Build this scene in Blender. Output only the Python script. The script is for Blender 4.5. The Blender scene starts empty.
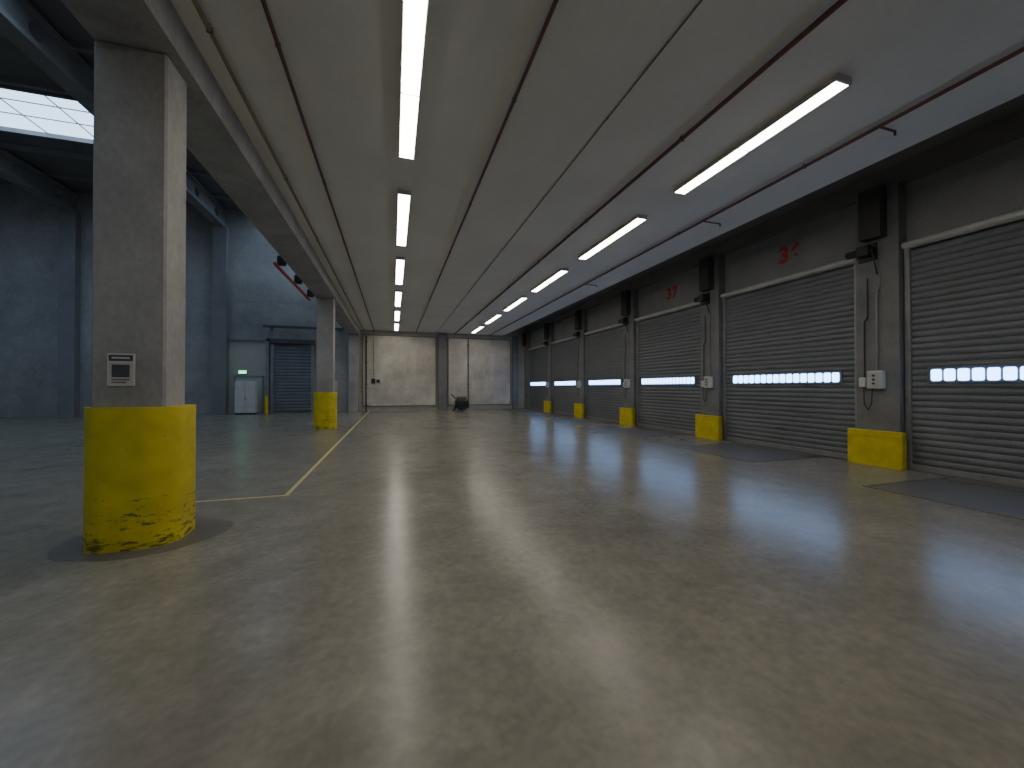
import bpy, bmesh, math, random
from mathutils import Vector, Matrix
random.seed(4)
S = bpy.context.scene
COL = S.collection

# ------------------------------------------------------------ materials
def new_mat(name):
    m = bpy.data.materials.new(name); m.use_nodes = True
    nt = m.node_tree
    b = nt.nodes['Principled BSDF']
    return m, nt, b

def mottled(name, c1, c2, scale=1.5, rough=(0.7, 0.9), bump=0.15, metallic=0.0, detail=8, fine=30.0, stretch=(1, 1, 1), coords='Object', spec=None):
    m, nt, b = new_mat(name)
    N = nt.nodes; L = nt.links
    tc = N.new('ShaderNodeTexCoord'); mp = N.new('ShaderNodeMapping')
    mp.inputs['Scale'].default_value = stretch
    L.new(tc.outputs[coords], mp.inputs['Vector'])
    n1 = N.new('ShaderNodeTexNoise'); n1.inputs['Scale'].default_value = scale
    n1.inputs['Detail'].default_value = detail; n1.inputs['Roughness'].default_value = 0.6
    n2 = N.new('ShaderNodeTexNoise'); n2.inputs['Scale'].default_value = fine
    n2.inputs['Detail'].default_value = 4
    L.new(mp.outputs[0], n1.inputs['Vector']); L.new(mp.outputs[0], n2.inputs['Vector'])
    r = N.new('ShaderNodeValToRGB')
    r.color_ramp.elements[0].position = 0.32; r.color_ramp.elements[0].color = (*c1, 1)
    r.color_ramp.elements[1].position = 0.68; r.color_ramp.elements[1].color = (*c2, 1)
    L.new(n1.outputs['Fac'], r.inputs[0])
    mx = N.new('ShaderNodeMix'); mx.data_type = 'RGBA'; mx.blend_type = 'OVERLAY'
    mx.inputs[0].default_value = 0.3
    L.new(r.outputs[0], mx.inputs[6])
    bw = N.new('ShaderNodeRGBToBW'); L.new(n2.outputs['Color'], bw.inputs[0]); L.new(bw.outputs[0], mx.inputs[7])
    L.new(mx.outputs[2], b.inputs['Base Color'])
    mr = N.new('ShaderNodeMapRange'); mr.inputs[3].default_value = rough[0]; mr.inputs[4].default_value = rough[1]
    mr.inputs[1].default_value = 0.3; mr.inputs[2].default_value = 0.7
    L.new(n1.outputs['Fac'], mr.inputs[0]); L.new(mr.outputs[0], b.inputs['Roughness'])
    b.inputs['Metallic'].default_value = metallic
    if spec is not None: b.inputs['Specular IOR Level'].default_value = spec
    if bump > 0:
        bp = N.new('ShaderNodeBump'); bp.inputs['Strength'].default_value = bump; bp.inputs['Distance'].default_value = 0.01
        L.new(n2.outputs['Fac'], bp.inputs['Height']); L.new(bp.outputs[0], b.inputs['Normal'])
    return m

def emis(name, c, s):
    m, nt, b = new_mat(name)
    b.inputs['Base Color'].default_value = (0.8, 0.8, 0.8, 1)
    b.inputs['Emission Color'].default_value = (*c, 1)
    b.inputs['Emission Strength'].default_value = s
    return m

def floor_mat():
    m, nt, b = new_mat('polished_concrete')
    N = nt.nodes; L = nt.links
    tc = N.new('ShaderNodeTexCoord')
    def noise(scale, detail=8, rough=0.6):
        n = N.new('ShaderNodeTexNoise'); n.inputs['Scale'].default_value = scale
        n.inputs['Detail'].default_value = detail; n.inputs['Roughness'].default_value = rough
        L.new(tc.outputs['Object'], n.inputs['Vector']); return n
    def ramp(src, p0, c0, p1, c1):
        r = N.new('ShaderNodeValToRGB')
        r.color_ramp.elements[0].position = p0; r.color_ramp.elements[0].color = (*c0, 1)
        r.color_ramp.elements[1].position = p1; r.color_ramp.elements[1].color = (*c1, 1)
        L.new(src.outputs['Fac'], r.inputs[0]); return r
    def overlay(a, c, f):
        mx = N.new('ShaderNodeMix'); mx.data_type = 'RGBA'; mx.blend_type = 'OVERLAY'; mx.inputs[0].default_value = f
        L.new(a, mx.inputs[6]); L.new(c, mx.inputs[7]); return mx.outputs[2]
    big = noise(0.45, 6, 0.6); mid = noise(2.6, 8, 0.68); fine = noise(13.0, 5, 0.6)
    r = ramp(big, 0.25, (0.195, 0.182, 0.150), 0.75, (0.285, 0.268, 0.228))
    r2 = ramp(mid, 0.22, (0.36, 0.355, 0.345), 0.78, (0.64, 0.635, 0.625))
    r3 = ramp(fine, 0.22, (0.39, 0.39, 0.39), 0.78, (0.61, 0.61, 0.61))
    c = overlay(r.outputs[0], r2.outputs[0], 0.85); c = overlay(c, r3.outputs[0], 0.8)
    L.new(c, b.inputs['Base Color'])
    mr = N.new('ShaderNodeMapRange'); mr.inputs[1].default_value = 0.25; mr.inputs[2].default_value = 0.75
    mr.inputs[3].default_value = 0.225; mr.inputs[4].default_value = 0.265
    L.new(mid.outputs['Fac'], mr.inputs[0]); L.new(mr.outputs[0], b.inputs['Roughness'])
    b.inputs['Specular IOR Level'].default_value = 0.30
    return m

def yellow_mat(name, thr):
    m, nt, b = new_mat(name)
    N = nt.nodes; L = nt.links
    tc = N.new('ShaderNodeTexCoord'); mp = N.new('ShaderNodeMapping'); mp.inputs['Scale'].default_value = (2.6, 2.6, 9.0)
    L.new(tc.outputs['Object'], mp.inputs[0])
    n = N.new('ShaderNodeTexNoise'); n.inputs['Scale'].default_value = 2.2; n.inputs['Detail'].default_value = 9; n.inputs['Roughness'].default_value = 0.75
    L.new(mp.outputs[0], n.inputs['Vector'])
    sx = N.new('ShaderNodeSeparateXYZ'); L.new(tc.outputs['Object'], sx.inputs[0])
    mr = N.new('ShaderNodeMapRange'); mr.inputs[1].default_value = 0.0; mr.inputs[2].default_value = 0.8
    mr.inputs[3].default_value = 0.10; mr.inputs[4].default_value = -0.05
    L.new(sx.outputs[2], mr.inputs[0])
    ad = N.new('ShaderNodeMath'); ad.operation = 'ADD'; L.new(n.outputs['Fac'], ad.inputs[0]); L.new(mr.outputs[0], ad.inputs[1])
    r = N.new('ShaderNodeValToRGB')
    r.color_ramp.elements[0].position = thr; r.color_ramp.elements[0].color = (0, 0, 0, 1)
    r.color_ramp.elements[1].position = thr+0.05; r.color_ramp.elements[1].color = (0.85, 0.85, 0.85, 1)
    L.new(ad.outputs[0], r.inputs[0])
    n2 = N.new('ShaderNodeTexNoise'); n2.inputs['Scale'].default_value = 4; n2.inputs['Detail'].default_value = 6
    L.new(tc.outputs['Object'], n2.inputs['Vector'])
    ry = N.new('ShaderNodeValToRGB')
    ry.color_ramp.elements[0].position = 0.3; ry.color_ramp.elements[0].color = (0.58, 0.48, 0.015, 1)
    ry.color_ramp.elements[1].position = 0.7; ry.color_ramp.elements[1].color = (0.78, 0.66, 0.025, 1)
    L.new(n2.outputs['Fac'], ry.inputs[0])
    mx = N.new('ShaderNodeMix'); mx.data_type = 'RGBA'
    L.new(r.outputs[0], mx.inputs[0]); L.new(ry.outputs[0], mx.inputs[6]); mx.inputs[7].default_value = (0.07, 0.055, 0.03, 1)
    L.new(mx.outputs[2], b.inputs['Base Color'])
    b.inputs['Roughness'].default_value = 0.5
    return m

def line_mat():
    m, nt, b = new_mat('worn_line_paint')
    N = nt.nodes; L = nt.links
    tc = N.new('ShaderNodeTexCoord'); n = N.new('ShaderNodeTexNoise'); n.inputs['Scale'].default_value = 6; n.inputs['Detail'].default_value = 5
    L.new(tc.outputs['Object'], n.inputs['Vector'])
    r = N.new('ShaderNodeValToRGB')
    r.color_ramp.elements[0].position = 0.25; r.color_ramp.elements[0].color = (0.42, 0.36, 0.18, 1)
    r.color_ramp.elements[1].position = 0.50; r.color_ramp.elements[1].color = (0.62, 0.52, 0.20, 1)
    L.new(n.outputs['Fac'], r.inputs[0]); L.new(r.outputs[0], b.inputs['Base Color'])
    b.inputs['Roughness'].default_value = 0.5
    return m

M_floor = floor_mat()
M_yellow = yellow_mat('scuffed_yellow_paint', 0.60)
M_yellow2 = yellow_mat('yellow_paint', 0.70)
M_line = line_mat()
M_ceil = mottled('ceiling_concrete', (0.77, 0.75, 0.70), (0.87, 0.85, 0.80), 0.5, (0.75, 0.9), 0.03, fine=18)
M_shade_ceil = mottled('shaded_recess_concrete', (0.15, 0.147, 0.14), (0.22, 0.217, 0.21), 0.8)  # shade under the wall head put into a darker concrete colour
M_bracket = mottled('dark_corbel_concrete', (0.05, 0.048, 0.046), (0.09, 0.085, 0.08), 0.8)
M_wall = mottled('wall_concrete', (0.42, 0.40, 0.365), (0.56, 0.54, 0.495), 0.6, fine=12)
M_panel = mottled('pale_panel_concrete', (0.46, 0.43, 0.38), (0.76, 0.72, 0.65), 0.7, fine=5)
M_joint = mottled('dark_joint', (0.20, 0.19, 0.175), (0.26, 0.25, 0.23), 0.8)  # plain dark grey for the panel frames and the ceiling conduit
M_hall = mottled('hall_concrete', (0.26, 0.248, 0.24), (0.50, 0.48, 0.465), 0.3, fine=8)
M_roof = mottled('roof_deck', (0.16, 0.155, 0.155), (0.22, 0.21, 0.21), 0.8)
M_beamc = mottled('roof_beam_concrete', (0.23, 0.222, 0.225), (0.32, 0.31, 0.315), 1.0)
M_col = mottled('column_concrete', (0.29, 0.284, 0.272), (0.46, 0.452, 0.435), 1.4, fine=20, stretch=(1, 1, 0.6))
M_rwall = mottled('dock_wall_concrete', (0.23, 0.235, 0.24), (0.33, 0.335, 0.34), 1.0)
M_pillar = mottled('dock_pillar_concrete', (0.17, 0.178, 0.187), (0.26, 0.268, 0.278), 1.5)
M_slat = mottled('grey_door_slats', (0.15, 0.165, 0.185), (0.20, 0.217, 0.24), 1.2, (0.42, 0.55), 0.02, metallic=0.2)
M_rail = mottled('galvanised_steel', (0.28, 0.285, 0.29), (0.40, 0.405, 0.41), 3, (0.4, 0.6), 0.02, metallic=0.5)
M_dsteel = mottled('dark_painted_steel', (0.07, 0.07, 0.075), (0.11, 0.11, 0.115), 3, (0.5, 0.6), 0.02)
M_light = mottled('pale_painted_steel', (0.50, 0.50, 0.49), (0.62, 0.62, 0.60), 3, (0.45, 0.6), 0.02)
M_black = mottled('black_plastic', (0.015, 0.015, 0.016), (0.035, 0.035, 0.035), 4, (0.45, 0.6), 0.02)
M_plate = mottled('dark_steel_plate', (0.11, 0.102, 0.09), (0.165, 0.154, 0.136), 2.0, (0.4, 0.48), 0.0, spec=0.4)
M_patch = mottled('dark_concrete_patch', (0.115, 0.107, 0.092), (0.175, 0.163, 0.141), 2.0, (0.33, 0.42), 0.0, spec=0.35)
M_redpipe = mottled('dark_red_pipe_paint', (0.15, 0.065, 0.05), (0.21, 0.09, 0.07), 3, (0.6, 0.8), 0.02)
M_ochre = mottled('ochre_pipe_paint', (0.28, 0.20, 0.11), (0.36, 0.26, 0.14), 3, (0.6, 0.8), 0.02)
M_red = mottled('bright_red_paint', (0.38, 0.02, 0.02), (0.5, 0.03, 0.03), 3, (0.4, 0.6), 0.02)
M_num = mottled('faded_red_paint', (0.40, 0.045, 0.04), (0.52, 0.07, 0.06), 12, (0.6, 0.8), 0.02)
M_white = mottled('white_plastic', (0.6, 0.6, 0.59), (0.72, 0.72, 0.7), 3, (0.4, 0.5), 0.02)
M_greendoor = mottled('pale_green_door', (0.42, 0.46, 0.45), (0.50, 0.54, 0.53), 2, (0.4, 0.5), 0.02)
M_tube = emis('fluorescent_diffuser', (1.0, 0.92, 0.80), 19)
M_pane = emis('daylit_polycarbonate', (0.25, 0.50, 1.0), 10)
M_sky = emis('daylit_skylight', (0.52, 0.73, 1.0), 3.0)
M_exit = emis('green_sign_glow', (0.08, 0.9, 0.35), 3)

# ------------------------------------------------------------ mesh builder
class B:
    def __init__(s): s.bm = bmesh.new()
    def box(s, x0, x1, y0, y1, z0, z1, bev=0.0, seg=1):
        r = bmesh.ops.create_cube(s.bm, size=1.0)
        vs = r['verts']
        for v in vs:
            v.co = Vector(((x0+x1)/2+v.co.x*(x1-x0), (y0+y1)/2+v.co.y*(y1-y0), (z0+z1)/2+v.co.z*(z1-z0)))
        if bev > 0:
            es = list({e for v in vs for e in v.link_edges})
            bmesh.ops.bevel(s.bm, geom=es, offset=bev, segments=seg, affect='EDGES', profile=0.5)
        return s
    def cyl(s, p0, p1, r, n=14, r2=None):
        p0 = Vector(p0); p1 = Vector(p1); d = p1-p0
        q = d.to_track_quat('Z', 'Y').to_matrix().to_4x4()
        M = Matrix.Translation((p0+p1)/2) @ q
        bmesh.ops.create_cone(s.bm, cap_ends=True, segments=n, radius1=r, radius2=r if r2 is None else r2, depth=d.length, matrix=M)
        return s
    def path(s, pts, r, n=8):
        for a, b in zip(pts[:-1], pts[1:]): s.cyl(a, b, r, n)
        for p in pts[1:-1]:
            bmesh.ops.create_uvsphere(s.bm, u_segments=n, v_segments=6, radius=r, matrix=Matrix.Translation(p))
        return s
    def rprism(s, x0, x1, y0, y1, z0, z1, rad, seg=6, bevz=0.0):
        pts = []
        for cx, cy, a0 in ((x1-rad, y1-rad, 0), (x0+rad, y1-rad, 90), (x0+rad, y0+rad, 180), (x1-rad, y0+rad, 270)):
            for i in range(seg+1):
                a = math.radians(a0+90*i/seg); pts.append((cx+rad*math.cos(a), cy+rad*math.sin(a)))
        rings = [[s.bm.verts.new((x, y, z)) for x, y in pts] for z in (z0, z1)]
        n = len(pts)
        for i in range(n):
            s.bm.faces.new((rings[0][i], rings[0][(i+1) % n], rings[1][(i+1) % n], rings[1][i]))
        s.bm.faces.new(rings[1]); s.bm.faces.new(list(reversed(rings[0])))
        return s
    def obj(s, name, mat, parent=None, loc=(0, 0, 0), smooth=False):
        bmesh.ops.recalc_face_normals(s.bm, faces=s.bm.faces)
        me = bpy.data.meshes.new(name); s.bm.to_mesh(me); s.bm.free()
        if smooth:
            for p in me.polygons: p.use_smooth = True
        me.materials.append(mat)
        o = bpy.data.objects.new(name, me); COL.objects.link(o); o.location = loc
        if parent: o.parent = parent
        if smooth:
            md = o.modifiers.new('es', 'EDGE_SPLIT'); md.split_angle = math.radians(40)
        return o
def P_(parent, name, mat, *boxes, bev=0.0):
    """one part object per box"""
    for bx in boxes: B().box(*bx, bev).obj(name, mat, parent)

def empty(name, loc, label=None, cat=None, group=None, kind=None):
    e = bpy.data.objects.new(name, None); COL.objects.link(e); e.location = loc; e.empty_display_size = 0.2
    tag(e, label, cat, group, kind); return e
def tag(o, label=None, cat=None, group=None, kind=None):
    if label: o['label'] = label
    if cat: o['category'] = cat
    if group: o['group'] = group
    if kind: o['kind'] = kind
    return o
def copy_tree(root, loc):
    r = root.copy(); COL.objects.link(r); r.location = loc
    def rec(src, dst):
        for c in src.children:
            k = c.copy(); COL.objects.link(k); k.parent = dst; rec(c, k)
    rec(root, r)
    return r
def struct(name, x0, x1, y0, y1, z0, z1, mat, label, cat):
    o = B().box(x0, x1, y0, y1, z0, z1).obj(name, mat)
    c = Vector(((x0+x1)/2, (y0+y1)/2, z0)); o.data.transform(Matrix.Translation(-c)); o.location = c
    return tag(o, label, cat, kind='structure')

FARY = 27.4; NEARY = -8.0; RX = 9.68; LX = -24.0; CH = 5.4; ROOF = 12.4
# ------------------------------------------------------------ shell
struct('floor', LX-0.3, RX+0.3, NEARY-0.3, FARY+0.3, -0.3, 0, M_floor, 'polished brownish grey concrete warehouse floor', 'floor')
struct('ceiling', -2.1, 7.8, NEARY, FARY, CH, CH+0.6, M_ceil, 'low grey concrete slab ceiling over the dock area', 'ceiling')
struct('ceiling_recess', 7.8, RX+0.3, NEARY, FARY, 6.0, 6.3, M_shade_ceil, 'recessed ceiling strip above the dock doors, coloured dark for shade', 'ceiling')
struct('ceiling_roof', LX-0.3, -2.2, NEARY, FARY, ROOF, ROOF+0.3, M_roof, 'high dark roof deck of the hall', 'ceiling')
struct('wall_right', RX, RX+0.3, NEARY, FARY, 0, 6.0, M_rwall, 'dark grey concrete wall with the dock doors', 'wall')
struct('wall_back', -2.2, RX+0.3, FARY, FARY+0.3, 0, 6.3, M_wall, 'pale concrete end wall of the dock area', 'wall')
struct('wall_back_hall', LX-0.3, -2.2, FARY, FARY+0.3, 0, ROOF, M_hall, 'bluish grey concrete end wall of the tall hall', 'wall')
struct('wall_left', LX-0.3, LX, NEARY, FARY, 0, ROOF, M_hall, 'bluish grey concrete side wall of the tall hall', 'wall')
struct('wall_front', LX-0.3, RX+0.3, NEARY-0.3, NEARY, 0, ROOF+0.3, M_wall, 'concrete wall closing the warehouse', 'wall')
struct('wall_upper', -2.8, -2.2, NEARY, FARY, 6.0, ROOF, M_hall, 'concrete wall above the edge beam of the low ceiling', 'wall')
tn = [0]
def trim(x0, x1, y0, y1, z0, z1, mat, label, cat='trim'):
    tn[0] += 1
    return struct('trim_%d' % tn[0], x0, x1, y0, y1, z0, z1, mat, label, cat)
trim(-2.8, -2.1, NEARY, FARY, 5.0, 6.0, M_col, 'concrete edge beam carried by the columns', 'beam')
trim(9.5, RX, NEARY, FARY, 5.62, 6.0, M_shade_ceil, 'concrete wall-head beam over the dock doors, coloured dark for shade', 'beam')
# end wall
trim(3.02, 3.62, FARY-0.25, FARY, 0, CH, M_pillar, 'grey concrete pilaster on the end wall', 'pilaster')
trim(8.5, 8.9, FARY-0.2, FARY, 0, CH, M_pillar, 'grey concrete pilaster in the room corner', 'pilaster')
for x0, x1 in ((-1.9, 2.85), (3.75, 8.3)):
    trim(x0, x1, FARY-0.06, FARY, 0.35, 5.05, M_panel, 'large pale concrete panel set in the end wall', 'wall panel')
    trim(x0-0.07, x0, FARY-0.09, FARY, 0.28, 5.12, M_joint, 'dark steel edge frame of the wall panel', 'frame')
    trim(x1, x1+0.07, FARY-0.09, FARY, 0.28, 5.12, M_joint, 'dark steel edge frame of the wall panel', 'frame')
    trim(x0, x1, FARY-0.09, FARY, 5.05, 5.12, M_joint, 'dark steel edge frame of the wall panel', 'frame')
    trim(x0, x1, FARY-0.09, FARY, 0.28, 0.35, M_joint, 'dark steel edge frame of the wall panel', 'frame')
# hall wall pilasters and joints
for x in (-9.9, -16.9, LX+0.35):
    trim(x-0.35, x+0.35, FARY-0.4, FARY, 0, 11.2, M_beamc, 'tall concrete pilaster on the hall wall', 'pilaster')
for z in (3.4, 6.9, 9.6):
    trim(LX, -2.8, FARY-0.010, FARY, z, z+0.02, M_hall, 'horizontal joint in the hall wall', 'joint')
trim(-7.6, -3.0, FARY-0.5, FARY-0.36, 5.25, 5.40, M_dsteel, 'horizontal steel track rail above the hall roller door', 'rail')
trim(-7.3, -7.15, FARY-0.36, FARY, 5.25, 5.40, M_dsteel, 'short steel bracket of the track rail', 'bracket')
trim(-3.4, -3.25, FARY-0.36, FARY, 5.25, 5.40, M_dsteel, 'short steel bracket of the track rail', 'bracket')

def holed_beam(y0, y1, w, z0, z1, pitch=2.6, rad=0.27):
    b = B(); bm = b.bm
    n = int((y1-y0)/pitch); pitch = (y1-y0)/n; zc = (z0+z1)/2
    for i in range(n):
        ya = y0+i*pitch; yc = ya+pitch/2; hy = pitch/2; hz = (z1-z0)/2
        ang = [2*math.pi*k/20 for k in range(20)] + [math.atan2(sz*hz, sy*hy) % (2*math.pi) for sy in (-1, 1) for sz in (-1, 1)]
        ang = sorted(set(round(a, 5) for a in ang))
        rings = []
        for x in (-w/2, w/2):
            inn = []; out = []
            for a in ang:
                c, s_ = math.cos(a), math.sin(a)
                t = min(hy/abs(c) if abs(c) > 1e-6 else 1e9, hz/abs(s_) if abs(s_) > 1e-6 else 1e9)
                inn.append(bm.verts.new((x, yc+rad*c, zc+rad*s_)))
                out.append(bm.verts.new((x, yc+t*c, zc+t*s_)))
            rings.append((inn, out))
        m = len(ang)
        for k in range(m):
            k2 = (k+1) % m
            for inn, out in rings:
                bm.faces.new((inn[k], inn[k2], out[k2], out[k]))
            bm.faces.new((rings[0][0][k], rings[0][0][k2], rings[1][0][k2], rings[1][0][k]))
    b.box(-w*0.95, w*0.95, y0, y1, z0-0.16, z0+0.01)
    b.box(-w*0.95, w*0.95, y0, y1, z1-0.01, z1+0.14)
    bmesh.ops.remove_doubles(bm, verts=bm.verts, dist=0.0008)
    return b
for i, x in enumerate((-9.9, -16.9)):
    o = holed_beam(NEARY, FARY, 0.28, 11.2+0.16, 12.1, 2.3, 0.23).obj('trim_roof_beam', M_beamc, loc=(x, 0, 0))
    tag(o, 'bluish concrete roof beam with a row of round holes', 'roof beam', 'holed roof beams', 'structure')
y = NEARY+1.5
while y < FARY:
    if not (18.0 < y < 21.6):
        trim(LX, -2.8, y-0.08, y+0.08, 12.22, ROOF, M_beamc, 'slim roof purlin under the deck', 'purlin')
    y += 2.45
def skylight(n, x0, x1, y0, y1):  # only the first is in view; the others are added for their light
    e = empty('window_%d' % n, ((x0+x1)/2, (y0+y1)/2, ROOF-0.02), 'daylit blue rooflight with dark glazing bars, in a set partly added to light the hall', 'skylight', None, 'structure')
    w = (x1-x0)/2; d = (y1-y0)/2
    B().box(-w, w, -d, d, -0.015, 0.015).obj('glazing', M_sky, e)
    P_(e, 'skylight_kerb', M_beamc, (-w-0.1, w+0.1, -d-0.1, -d, -0.2, 0.0), (-w-0.1, w+0.1, d, d+0.1, -0.2, 0.0),
       (-w-0.1, -w, -d, d, -0.2, 0.0), (w, w+0.1, -d, d, -0.2, 0.0))
    for k in (-0.4, 0.25): B().box(-w, w, k*d-0.015, k*d+0.015, -0.05, -0.016).obj('glazing_bar', M_beamc, e)
    k = -w+2.4
    while k < w: B().box(k-0.015, k+0.015, -d, d, -0.05, -0.016).obj('glazing_bar', M_beamc, e); k += 1.7
skylight(1, -21.5, -11.2, 18.3, 21.3)
skylight(2, -21.5, -11.2, 8.0, 11.4)  # out of view, added to brighten the hall
skylight(3, -7.5, -3.4, 22.4, 27.0)  # hidden by the edge beam, added for the blue wash on the end wall
skylight(4, -9.0, -4.0, 10.2, 13.4)  # unseen, added for more daylight in the hall
skylight(5, -21.5, -11.2, 0.4, 3.8)  # unseen, another glowing panel added to light the hall
skylight(6, -9.0, -4.0, -4.0, -1.0)  # behind the camera, added to light the column front

# ------------------------------------------------------------ columns
def column(yc):
    e = empty('concrete_column', (-2.5, yc, 0), 'square grey concrete column with a scuffed yellow steel guard at its foot', 'column', 'columns along the edge beam')
    B().box(-0.3, 0.295, -0.24, 0.17, 0, 5.0, 0.02).obj('column_shaft', M_col, e)
    B().rprism(-0.42, 0.375, -0.30, 0.42, 0.0, 1.40, 0.26, 12).obj('column_guard', M_yellow, e, smooth=True)
    return e
c1 = column(5.0)
c2 = copy_tree(c1, (-2.47, 16.3, 0)); c2['label'] = 'grey concrete column with yellow foot guard near the floor line'
c3 = empty('concrete_column', (-2.45, 27.05, 0), 'bare grey concrete column standing against the end wall', 'column', 'columns along the edge beam')
B().box(-0.3, 0.3, -0.24, 0.24, 0, 5.0, 0.02).obj('column_shaft', M_col, c3)
b = B(); pts = [(0.74*math.cos(a)*(1+0.04*math.sin(3*a)), 0.58*math.sin(a)*(1+0.03*math.cos(5*a))) for a in [2*math.pi*i/48 for i in range(48)]]
r0 = [b.bm.verts.new((x, yy, 0)) for x, yy in pts]; r1 = [b.bm.verts.new((x, yy, 0.002)) for x, yy in pts]
for i in range(48): b.bm.faces.new((r0[i], r0[(i+1) % 48], r1[(i+1) % 48], r1[i]))
b.bm.faces.new(r1); b.bm.faces.new(list(reversed(r0)))
o = b.obj('trim_floor_patch', M_patch, loc=(-2.5, 5.08, 0.0)); tag(o, 'dark round repair patch in the floor around the column foot', 'floor patch', None, 'structure')
# column sign
e = empty('wall_sign', (-2.555, 5.0-0.24, 1.77), 'framed black and white notice fixed to the column', 'sign')
B().box(-0.11, 0.11, -0.012, 0.0, -0.16, 0.16, 0.004).obj('sign_frame', M_white, e)
B().box(-0.095, 0.095, -0.015, -0.0125, 0.085, 0.145).obj('sign_header', M_dsteel, e)
B().box(-0.095, 0.095, -0.015, -0.0125, -0.145, 0.072).obj('sign_sheet', M_light, e)
B().box(-0.07, 0.07, -0.0165, -0.0152, 0.108, 0.124).obj('sign_print', M_white, e)
B().box(-0.07, 0.07, -0.0165, -0.0152, -0.075, 0.05).obj('sign_print', M_dsteel, e)
B().box(-0.07, 0.07, -0.0165, -0.0152, -0.105, -0.092).obj('sign_print', M_plate, e)
B().box(-0.07, 0.045, -0.0165, -0.0152, -0.13, -0.118).obj('sign_print', M_plate, e)

# ------------------------------------------------------------ floor marking
b = B(); b.box(-0.03, 0.03, 0, 20.6, 0, 0.004)
o = b.obj('trim_floor_line', M_line, loc=(-1.50, 6.45, 0)); tag(o, 'worn yellow painted line running along the floor', 'floor marking', None, 'structure')
b = B(); b.box(-1.75, 0.03, -0.05, 0.0, 0, 0.004)
o = b.obj('trim_floor_line', M_line, loc=(-1.50, 6.45, 0)); tag(o, 'worn yellow painted line crossing behind the column', 'floor marking', None, 'structure')

# ------------------------------------------------------------ dock doors
P = 4.35; W = 3.58
def slat_curtain(w, z0, z1, pitch=0.12):
    b = B(); bm = b.bm; n = int(round((z1-z0)/pitch)); pitch = (z1-z0)/n
    prof = []
    for i in range(n):
        for t, d in ((0.0, 0.0), (0.06, 0.007), (0.2, 0.017), (0.5, 0.024), (0.8, 0.017), (0.94, 0.007)):
            prof.append((z0+(i+t)*pitch, -d))
    prof.append((z1, 0.0))
    ra = [bm.verts.new((p[1], -w/2, p[0])) for p in prof]; rb = [bm.verts.new((p[1], w/2, p[0])) for p in prof]
    for i in range(len(prof)-1): bm.faces.new((ra[i], rb[i], rb[i+1], ra[i+1]))
    back = [bm.verts.new(v) for v in ((0.015, -w/2, z0), (0.015, w/2, z0), (0.015, w/2, z1), (0.015, -w/2, z1))]
    bm.faces.new(back)
    bm.faces.new((ra[0], rb[0], back[1], back[0])); bm.faces.new((ra[-1], rb[-1], back[2], back[3]))
    return b
def dock_door():
    e = empty('door_1', (9.6, 0, 0), 'grey slatted steel roll-up dock door with a strip of small daylit windows', 'dock door', 'dock doors', 'structure')
    slat_curtain(W-0.16, 0.12, 4.25).obj('door_curtain', M_slat, e)
    B().box(-0.045, 0.02, -W/2+0.08, W/2-0.08, 0.0, 0.12, 0.01).obj('bottom_bar', M_rail, e)
    B().box(-0.05, 0.05, -W/2, -W/2+0.09, 0, 4.3, 0.01).obj('guide_rail', M_rail, e)
    B().box(-0.05, 0.05, W/2-0.09, W/2, 0, 4.3, 0.01).obj('guide_rail', M_rail, e)
    hd = B(); hd.cyl((-0.06, -W/2, 4.36), (-0.06, W/2, 4.36), 0.06, 16); hd.box(-0.05, 0.06, -W/2, W/2, 4.29, 4.42)
    hd.obj('door_header', M_light, e)
    s = B(); s.box(-0.045, -0.02, -1.46, 1.46, 1.67, 1.97, 0.004).obj('window_strip', M_slat, e)
    p = B(); n = 16; pw = 2.84/n
    for i in range(n):
        yc = -1.42+pw*(i+0.5)
        p.box(-0.056, -0.046, yc-pw*0.40, yc+pw*0.40, 1.715, 1.925, 0.0)
    es = [ed for ed in p.bm.edges if abs(ed.verts[0].co.x-ed.verts[1].co.x) > 0.005]
    bmesh.ops.bevel(p.bm, geom=es, offset=0.03, segments=3, affect='EDGES', profile=0.5)
    p.obj('window_panes', M_pane, e)
    h = B(); h.path([(-0.05, -0.08, 0.55), (-0.09, -0.08, 0.55), (-0.09, 0.08, 0.55), (-0.05, 0.08, 0.55)], 0.012).obj('handle', M_black, e)
    return e
d0 = dock_door()
Yl = [4.92+P*k for k in range(0, 6)]
d0.location = (9.6, Yl[0]-W/2, 0)
for k in range(1, 6):
    d = copy_tree(d0, (9.6, Yl[k]-W/2, 0)); d.name = 'door_%d' % (k+1)

for k in range(-1, 6):
    y0 = 4.92+P*k; y1 = y0+P-W
    if y1 > FARY: y1 = FARY
    trim(9.44, RX, y0+0.02, y1-0.02, 0, 5.62, M_pillar, 'grey concrete pilaster between two dock doors', 'pilaster')
    trim(9.22, 9.44, y0+0.2, y1-0.2, 4.62, 5.62, M_bracket, 'dark corbel at the head of the pilaster', 'corbel')

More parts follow.
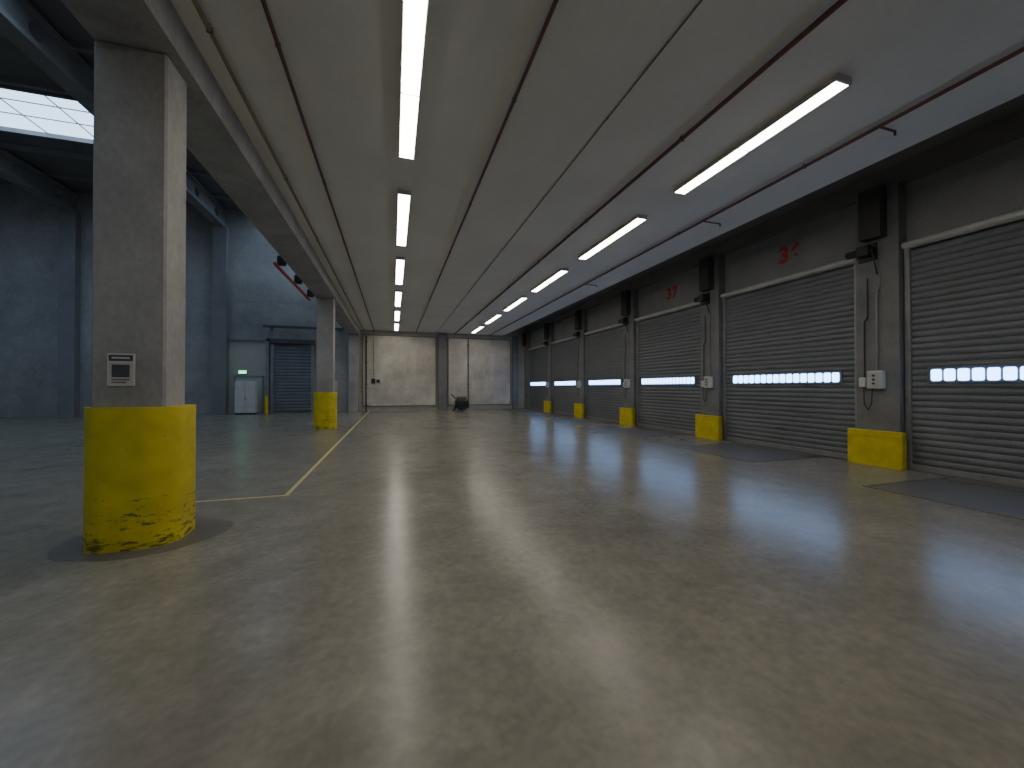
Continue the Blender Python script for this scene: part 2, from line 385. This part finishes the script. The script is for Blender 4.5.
def wheel_guard():
    e = empty('wheel_guard', (9.44, 0, 0), 'low yellow painted steel guard box at the pilaster foot', 'wheel guard', 'yellow guards between dock doors')
    B().box(-0.13, 0.0, -0.47, 0.47, 0.0, 0.72, 0.015, 2).obj('guard_box', M_yellow2, e)
    P_(e, 'guard_rib', M_yellow2, (-0.145, -0.13, -0.44, 0.44, 0.0, 0.05), (-0.145, -0.13, -0.44, 0.44, 0.60, 0.64))
    return e
def control_box():
    e = empty('control_box', (9.44, 0, 1.75), 'pale grey door control box with cable loop on the pilaster', 'control box', 'door control boxes')
    B().box(-0.13, 0, -0.15, 0.11, -0.18, 0.18, 0.012, 2).obj('box_body', M_white, e)
    B().box(-0.145, -0.13, -0.13, 0.09, -0.15, 0.15, 0.006).obj('box_cover', M_light, e)
    for z in (-0.08, 0.0, 0.08): B().cyl((-0.144, -0.02, z), (-0.165, -0.02, z), 0.02, 12).obj('push_button', M_black, e)
    B().box(-0.1, 0, 0.15, 0.27, -0.15, 0.05, 0.01).obj('side_switch', M_white, e)
    B().path([(-0.03, -0.02, 0.18), (-0.03, -0.02, 1.8), (-0.03, -0.06, 1.9), (-0.03, -0.06, 2.1)], 0.016).obj('cable_conduit', M_rail, e)
    B().path([(-0.03, 0.2, 0.05), (-0.03, 0.2, 1.2), (-0.03, 0.14, 1.3), (-0.03, 0.14, 2.1)], 0.012).obj('cable', M_black, e)
    B().path([(-0.06, 0.05, -0.18), (-0.07, 0.06, -0.5), (-0.07, 0.12, -0.62), (-0.07, 0.19, -0.5), (-0.06, 0.2, -0.15)], 0.009).obj('cable_loop', M_black, e)
    return e
def motor():
    e = empty('door_motor', (9.44, 0, 4.4), 'black roll-up door drive motor on its bracket', 'door motor', 'door drive motors')
    B().box(-0.04, 0.0, -0.16, 0.16, -0.2, 0.16, 0.005).obj('motor_bracket', M_black, e)
    b = B(); b.box(-0.22, -0.04, -0.12, 0.1, -0.1, 0.1, 0.02, 2); b.cyl((-0.13, 0.08, 0), (-0.13, 0.3, 0), 0.075, 18); b.cyl((-0.13, -0.1, 0.0), (-0.13, -0.17, 0.0), 0.05, 14)
    b.obj('motor_body', M_black, e)
    B().path([(-0.13, -0.14, -0.05), (-0.13, -0.18, -0.25), (-0.06, -0.16, -0.38), (-0.02, -0.16, -0.5)], 0.012).obj('motor_cable', M_black, e)
    return e
wg = wheel_guard(); cb = control_box(); mo = motor()
for k in range(0, 5):
    yc = 4.92+P*k+(P-W)/2
    if k == 0:
        wg.location.y = yc; cb.location.y = yc; mo.location.y = yc+0.14
    else:
        copy_tree(wg, (9.44, yc, 0)); copy_tree(cb, (9.44, yc, 1.75)); copy_tree(mo, (9.44, yc+0.14, 4.4))

def number(txt, yc, zc, size):
    cu = bpy.data.curves.new('t', 'FONT'); cu.body = txt; cu.size = size; cu.extrude = 0.003; cu.offset = 0.022
    cu.space_character = 1.1
    cu.align_x = 'CENTER'; cu.align_y = 'CENTER'
    t = bpy.data.objects.new('t', cu); COL.objects.link(t)
    dg = bpy.context.evaluated_depsgraph_get()
    me = bpy.data.meshes.new_from_object(t.evaluated_get(dg))
    COL.objects.unlink(t); bpy.data.objects.remove(t)
    me.materials.clear(); me.materials.append(M_num)
    R = Matrix(((0, 0, -1, 0), (-1, 0, 0, 0), (0, 1, 0, 0), (0, 0, 0, 1)))
    me.transform(R)
    o = bpy.data.objects.new('door_number', me); COL.objects.link(o); o.location = (RX-0.002, yc, zc)
    tag(o, 'red painted number %s above the dock door' % txt, 'door number', 'dock door numbers')
for k, t in ((1, '36'), (2, '37')):
    number(t, Yl[k]-W/2-0.2, 5.0, 0.56)

def leveller():
    e = empty('dock_leveller', (8.35, 0, 0), 'dark steel dock leveller plate set in the floor before the door', 'dock leveller', 'dock levellers')
    B().box(-1.05, 0.75, -1.1, 1.1, 0, 0.008, 0.002).obj('leveller_platform', M_plate, e)
    B().box(0.76, 1.15, -1.05, 1.05, 0, 0.012, 0.002).obj('leveller_lip', M_plate, e)
    P_(e, 'leveller_frame', M_patch, (-1.1, -1.055, -1.16, 1.16, 0, 0.01), (-1.055, 1.15, -1.16, -1.105, 0, 0.01), (-1.055, 1.15, 1.105, 1.16, 0, 0.01))
    return e
lv = leveller(); lv.location.y = Yl[0]-W/2
for k in range(1, 6): copy_tree(lv, (8.35, Yl[k]-W/2, 0))

# ------------------------------------------------------------ ceiling lamps
def lamp():
    e = empty('ceiling_lamp', (0, 0, CH), 'long twin-tube fluorescent ceiling lamp, lit warm white', 'ceiling lamp', 'rows of fluorescent ceiling lamps')
    B().box(-0.12, 0.12, -1.42, 1.42, -0.065, 0.0, 0.006).obj('lamp_housing', M_light, e)
    for s in (-1, 1):
        d = B(); y0, y1 = (0.02, 1.40) if s > 0 else (-1.40, -0.02)
        d.box(-0.108, 0.108, y0, y1, -0.086, -0.064, 0.006)
        d.obj('lamp_diffuser', M_tube, e)
    P_(e, 'side_lip', M_light, (-0.12, -0.109, -1.40, 1.40, -0.079, -0.06), (0.109, 0.12, -1.40, 1.40, -0.079, -0.06))
    P_(e, 'end_cap', M_light, (-0.12, 0.12, -1.43, -1.40, -0.085, 0), (-0.12, 0.12, 1.40, 1.43, -0.085, 0))
    return e
lm = lamp(); lm.location = (0.2, 5.05, CH)
for y in (-2.9, 1.0, 9.1, 13.1, 17.1, 21.1, 25.0): copy_tree(lm, (0.2, y, CH))
for y in (-3.3, 0.66, 4.68, 8.66, 12.66, 16.6, 20.6, 24.6): copy_tree(lm, (5.25, y, CH))

# ------------------------------------------------------------ ceiling pipes
def pipe(x, r, drop, mat, label, y0=NEARY+0.05, y1=FARY-0.1, cat='pipe', hang=3.0, branches=(), ztop=CH):
    e = empty('ceiling_pipe', (x, 0, ztop-drop), label, cat, 'pipes under the ceiling')
    b = B(); b.cyl((0, y0, 0), (0, y1, 0), r, 14)
    b.obj('pipe_run', mat, e, smooth=True)
    for yb, ln in branches:
        B().path([(0, yb, 0), (ln, yb, 0), (ln, yb, -0.06)], r*0.6).obj('branch_pipe', mat, e)
    hg = B(); hg.cyl((0, 0, 0), (0, 0, drop), 0.007, 6); hg.box(-r*1.15, r*1.15, -0.01, 0.01, -r*1.1, r*1.1)
    first = None; y = y0+0.7
    while y < y1:
        if first is None:
            first = hg.obj('pipe_hanger', M_dsteel, e); first.location.y = y
        else:
            c = first.copy(); COL.objects.link(c); c.parent = e; c.location.y = y
        y += hang
pipe(-1.84, 0.024, 0.07, M_ochre, 'thin ochre painted pipe hung below the slab ceiling')
pipe(-1.21, 0.022, 0.06, M_redpipe, 'dark red sprinkler pipe hung below the slab ceiling')
pipe(1.50, 0.022, 0.06, M_redpipe, 'dark red sprinkler pipe hung below the slab ceiling')
pipe(2.88, 0.009, 0.013, M_joint, 'thin grey cable conduit fixed to the ceiling', cat='conduit', hang=6)
pipe(4.14, 0.030, 0.07, M_redpipe, 'thick dark red sprinkler main hung below the ceiling')
pipe(6.66, 0.026, 0.06, M_redpipe, 'dark red sprinkler pipe with side branches below the ceiling', branches=((3.7, 0.35), (7.0, 0.5), (12.6, 0.5)))
e = empty('red_pipe', (-2.98, 0, 4.85), 'bright red pipe bracketed to the hall side of the edge beam', 'pipe')
B().cyl((0, 11.5, 0), (0, 15.9, 0), 0.045, 14).obj('pipe_run', M_red, e, smooth=True)
for y in (11.8, 13.7, 15.6): B().box(-0.02, 0.2, y-0.03, y+0.03, 0.04, 0.3).obj('pipe_bracket', M_black, e)

# ------------------------------------------------------------ end wall fittings
def wallpipe(x, z0, z1, r, mat, label):
    e = empty('wall_pipe', (x, FARY-0.12, z0), label, 'pipe')
    B().cyl((0, 0, 0), (0, 0, z1-z0), r, 12).obj('pipe_run', mat, e, smooth=True)
    z = 0.4
    while z < z1-z0: B().box(-r*1.4, r*1.4, -r*1.3, 0.07, z-0.03, z+0.03).obj('pipe_clip', M_black, e); z += 1.4
wallpipe(-1.70, 0.0, 5.0, 0.045, M_dsteel, 'dark vertical pipe on the end wall')
wallpipe(5.15, 0.0, 5.1, 0.04, M_dsteel, 'thin dark vertical conduit on the end wall')
e = empty('wall_switch_box', (-1.25, FARY-0.06, 2.0), 'small dark electrical box on the end wall', 'electrical box')
B().box(-0.12, 0.12, -0.12, 0, -0.16, 0.16, 0.01).obj('box_body', M_black, e)
B().box(0.2, 0.4, -0.08, 0, -0.1, 0.1, 0.01).obj('box_socket', M_black, e)
B().cyl((0, -0.04, 0.16), (0, -0.04, 2.9), 0.014, 8).obj('cable_conduit', M_plate, e)

e = empty('floor_scrubber', (4.55, 26.2, 0), 'dark walk-behind floor cleaning machine parked at the end wall', 'cleaning machine')
B().box(-0.5, 0.4, -0.3, 0.3, 0.18, 0.72, 0.08, 3).obj('machine_body', M_black, e, smooth=True)
B().box(-0.38, 0.25, -0.26, 0.26, 0.70, 0.95, 0.06, 3).obj('water_tank', M_plate, e, smooth=True)
for s in (-1, 1): B().cyl((-0.15, s*0.24, 0.16), (-0.15, s*0.33, 0.16), 0.16, 20).obj('wheel', M_black, e)
B().cyl((0.32, 0, 0.02), (0.32, 0, 0.2), 0.27, 24, 0.2).obj('brush_deck', M_rail, e)
b = B(); b.path([(-0.42, -0.22, 0.75), (-0.72, -0.22, 1.08), (-0.72, 0.22, 1.08), (-0.42, 0.22, 0.75)], 0.02).obj('push_handle', M_black, e)
B().box(-0.66, -0.56, -0.34, 0.34, 0.01, 0.1, 0.01).box(-0.58, -0.45, -0.04, 0.04, 0.06, 0.26).obj('squeegee', M_black, e)

# ------------------------------------------------------------ hall far doors
e = empty('door_7', (-8.5, FARY, 0), 'pale framed doorway with a narrow green-grey exit door', 'door', None, 'structure')
B().box(-1.15, -1.0, -0.2, 0, 0, 4.6).box(1.0, 1.15, -0.2, 0, 0, 4.6).box(-1.15, 1.15, -0.2, 0, 4.45, 4.6).obj('door_frame', M_rail, e)
B().box(-1.0, 1.0, -0.08, 0, 0, 4.45).obj('door_panel', M_wall, e)
B().box(-0.6, 0.75, -0.14, -0.08, 0.05, 2.2, 0.01).obj('exit_leaf', M_greendoor, e)
B().box(-0.7, -0.6, -0.16, -0.08, 0, 2.3).box(0.75, 0.85, -0.16, -0.08, 0, 2.3).box(-0.7, 0.85, -0.16, -0.08, 2.2, 2.3).obj('leaf_frame', M_rail, e)
B().path([(0.55, -0.14, 1.05), (0.55, -0.2, 1.05), (0.4, -0.2, 1.05)], 0.02).obj('door_handle', M_black, e)
e = empty('exit_light', (-8.75, FARY-0.08, 2.5), 'small glowing green emergency exit light above the door', 'exit sign')
B().box(-0.22, 0.22, -0.1, 0, -0.1, 0.12, 0.01).obj('light_housing', M_white, e)
B().box(-0.2, 0.2, -0.115, -0.1, -0.08, 0.1).obj('light_face', M_exit, e)
e = empty('floor_cabinet', (-8.25, 26.3, 0), 'pale grey steel equipment cabinet standing before the exit door', 'cabinet')
B().box(-0.5, 0.5, -0.3, 0.3, 0.08, 1.95, 0.015).obj('cabinet_body', M_white, e)
B().box(-0.48, 0.48, -0.28, 0.28, 0, 0.08).obj('plinth', M_black, e)
P_(e, 'cabinet_door', M_white, (-0.48, -0.005, -0.318, -0.3, 0.12, 1.9), (0.005, 0.48, -0.318, -0.3, 0.12, 1.9))
B().box(0.03, 0.05, -0.335, -0.318, 0.85, 1.05).obj('door_handle', M_black, e)
e = empty('door_8', (-6.05, FARY, 0), 'dark grey slatted roller door with steel frame in the hall', 'roller door', None, 'structure')
b = slat_curtain(2.1, 0.05, 4.3, 0.2); b.bm.transform(Matrix.Rotation(math.radians(90), 4, 'Z')); b.bm.transform(Matrix.Translation((0, -0.06, 0)))
b.obj('door_curtain', M_slat, e)
P_(e, 'guide_rail', M_rail, (-1.2, -1.05, -0.15, 0, 0, 4.3), (1.05, 1.2, -0.15, 0, 0, 4.3))
B().box(-1.25, 1.25, -0.3, 0, 4.3, 4.6, 0.03).obj('roller_housing', M_dsteel, e)
for x in (-7.25, -4.6):
    e = empty('bollard', (x, 26.4, 0), 'short yellow steel bollard beside the hall roller door', 'bollard', 'yellow bollards in the hall')
    B().cyl((0, 0, 0), (0, 0, 1.0), 0.09, 18).obj('bollard_post', M_yellow2, e, smooth=True)
    B().cyl((0, 0, 1.0), (0, 0, 1.05), 0.09, 18, 0.04).obj('bollard_cap', M_yellow2, e)
e = empty('wall_cabinet', (-3.75, FARY, 1.0), 'pale grey electrical cabinet on the hall wall', 'cabinet')
B().box(-0.3, 0.3, -0.25, 0, 0, 1.0, 0.01).obj('cabinet_body', M_white, e)
B().box(-0.27, 0.27, -0.27, -0.25, 0.03, 0.97, 0.005).obj('cabinet_door', M_light, e)

# ------------------------------------------------------------ world + camera
w = bpy.data.worlds.new('World'); S.world = w; w.use_nodes = True
w.node_tree.nodes['Background'].inputs[0].default_value = (0.5, 0.65, 0.9, 1)
w.node_tree.nodes['Background'].inputs[1].default_value = 0.3
cam = bpy.data.cameras.new('Camera'); co = bpy.data.objects.new('Camera', cam); COL.objects.link(co)
co.location = (0, 0, 1.6); co.rotation_euler = (math.radians(90.45), 0, -math.atan(119/385))
cam.sensor_width = 36; cam.lens = 36*385/1024; cam.clip_start = 0.05; cam.clip_end = 200
S.camera = co
S.view_settings.view_transform = 'AgX'
S.view_settings.look = 'None'
S.view_settings.exposure = 0.0
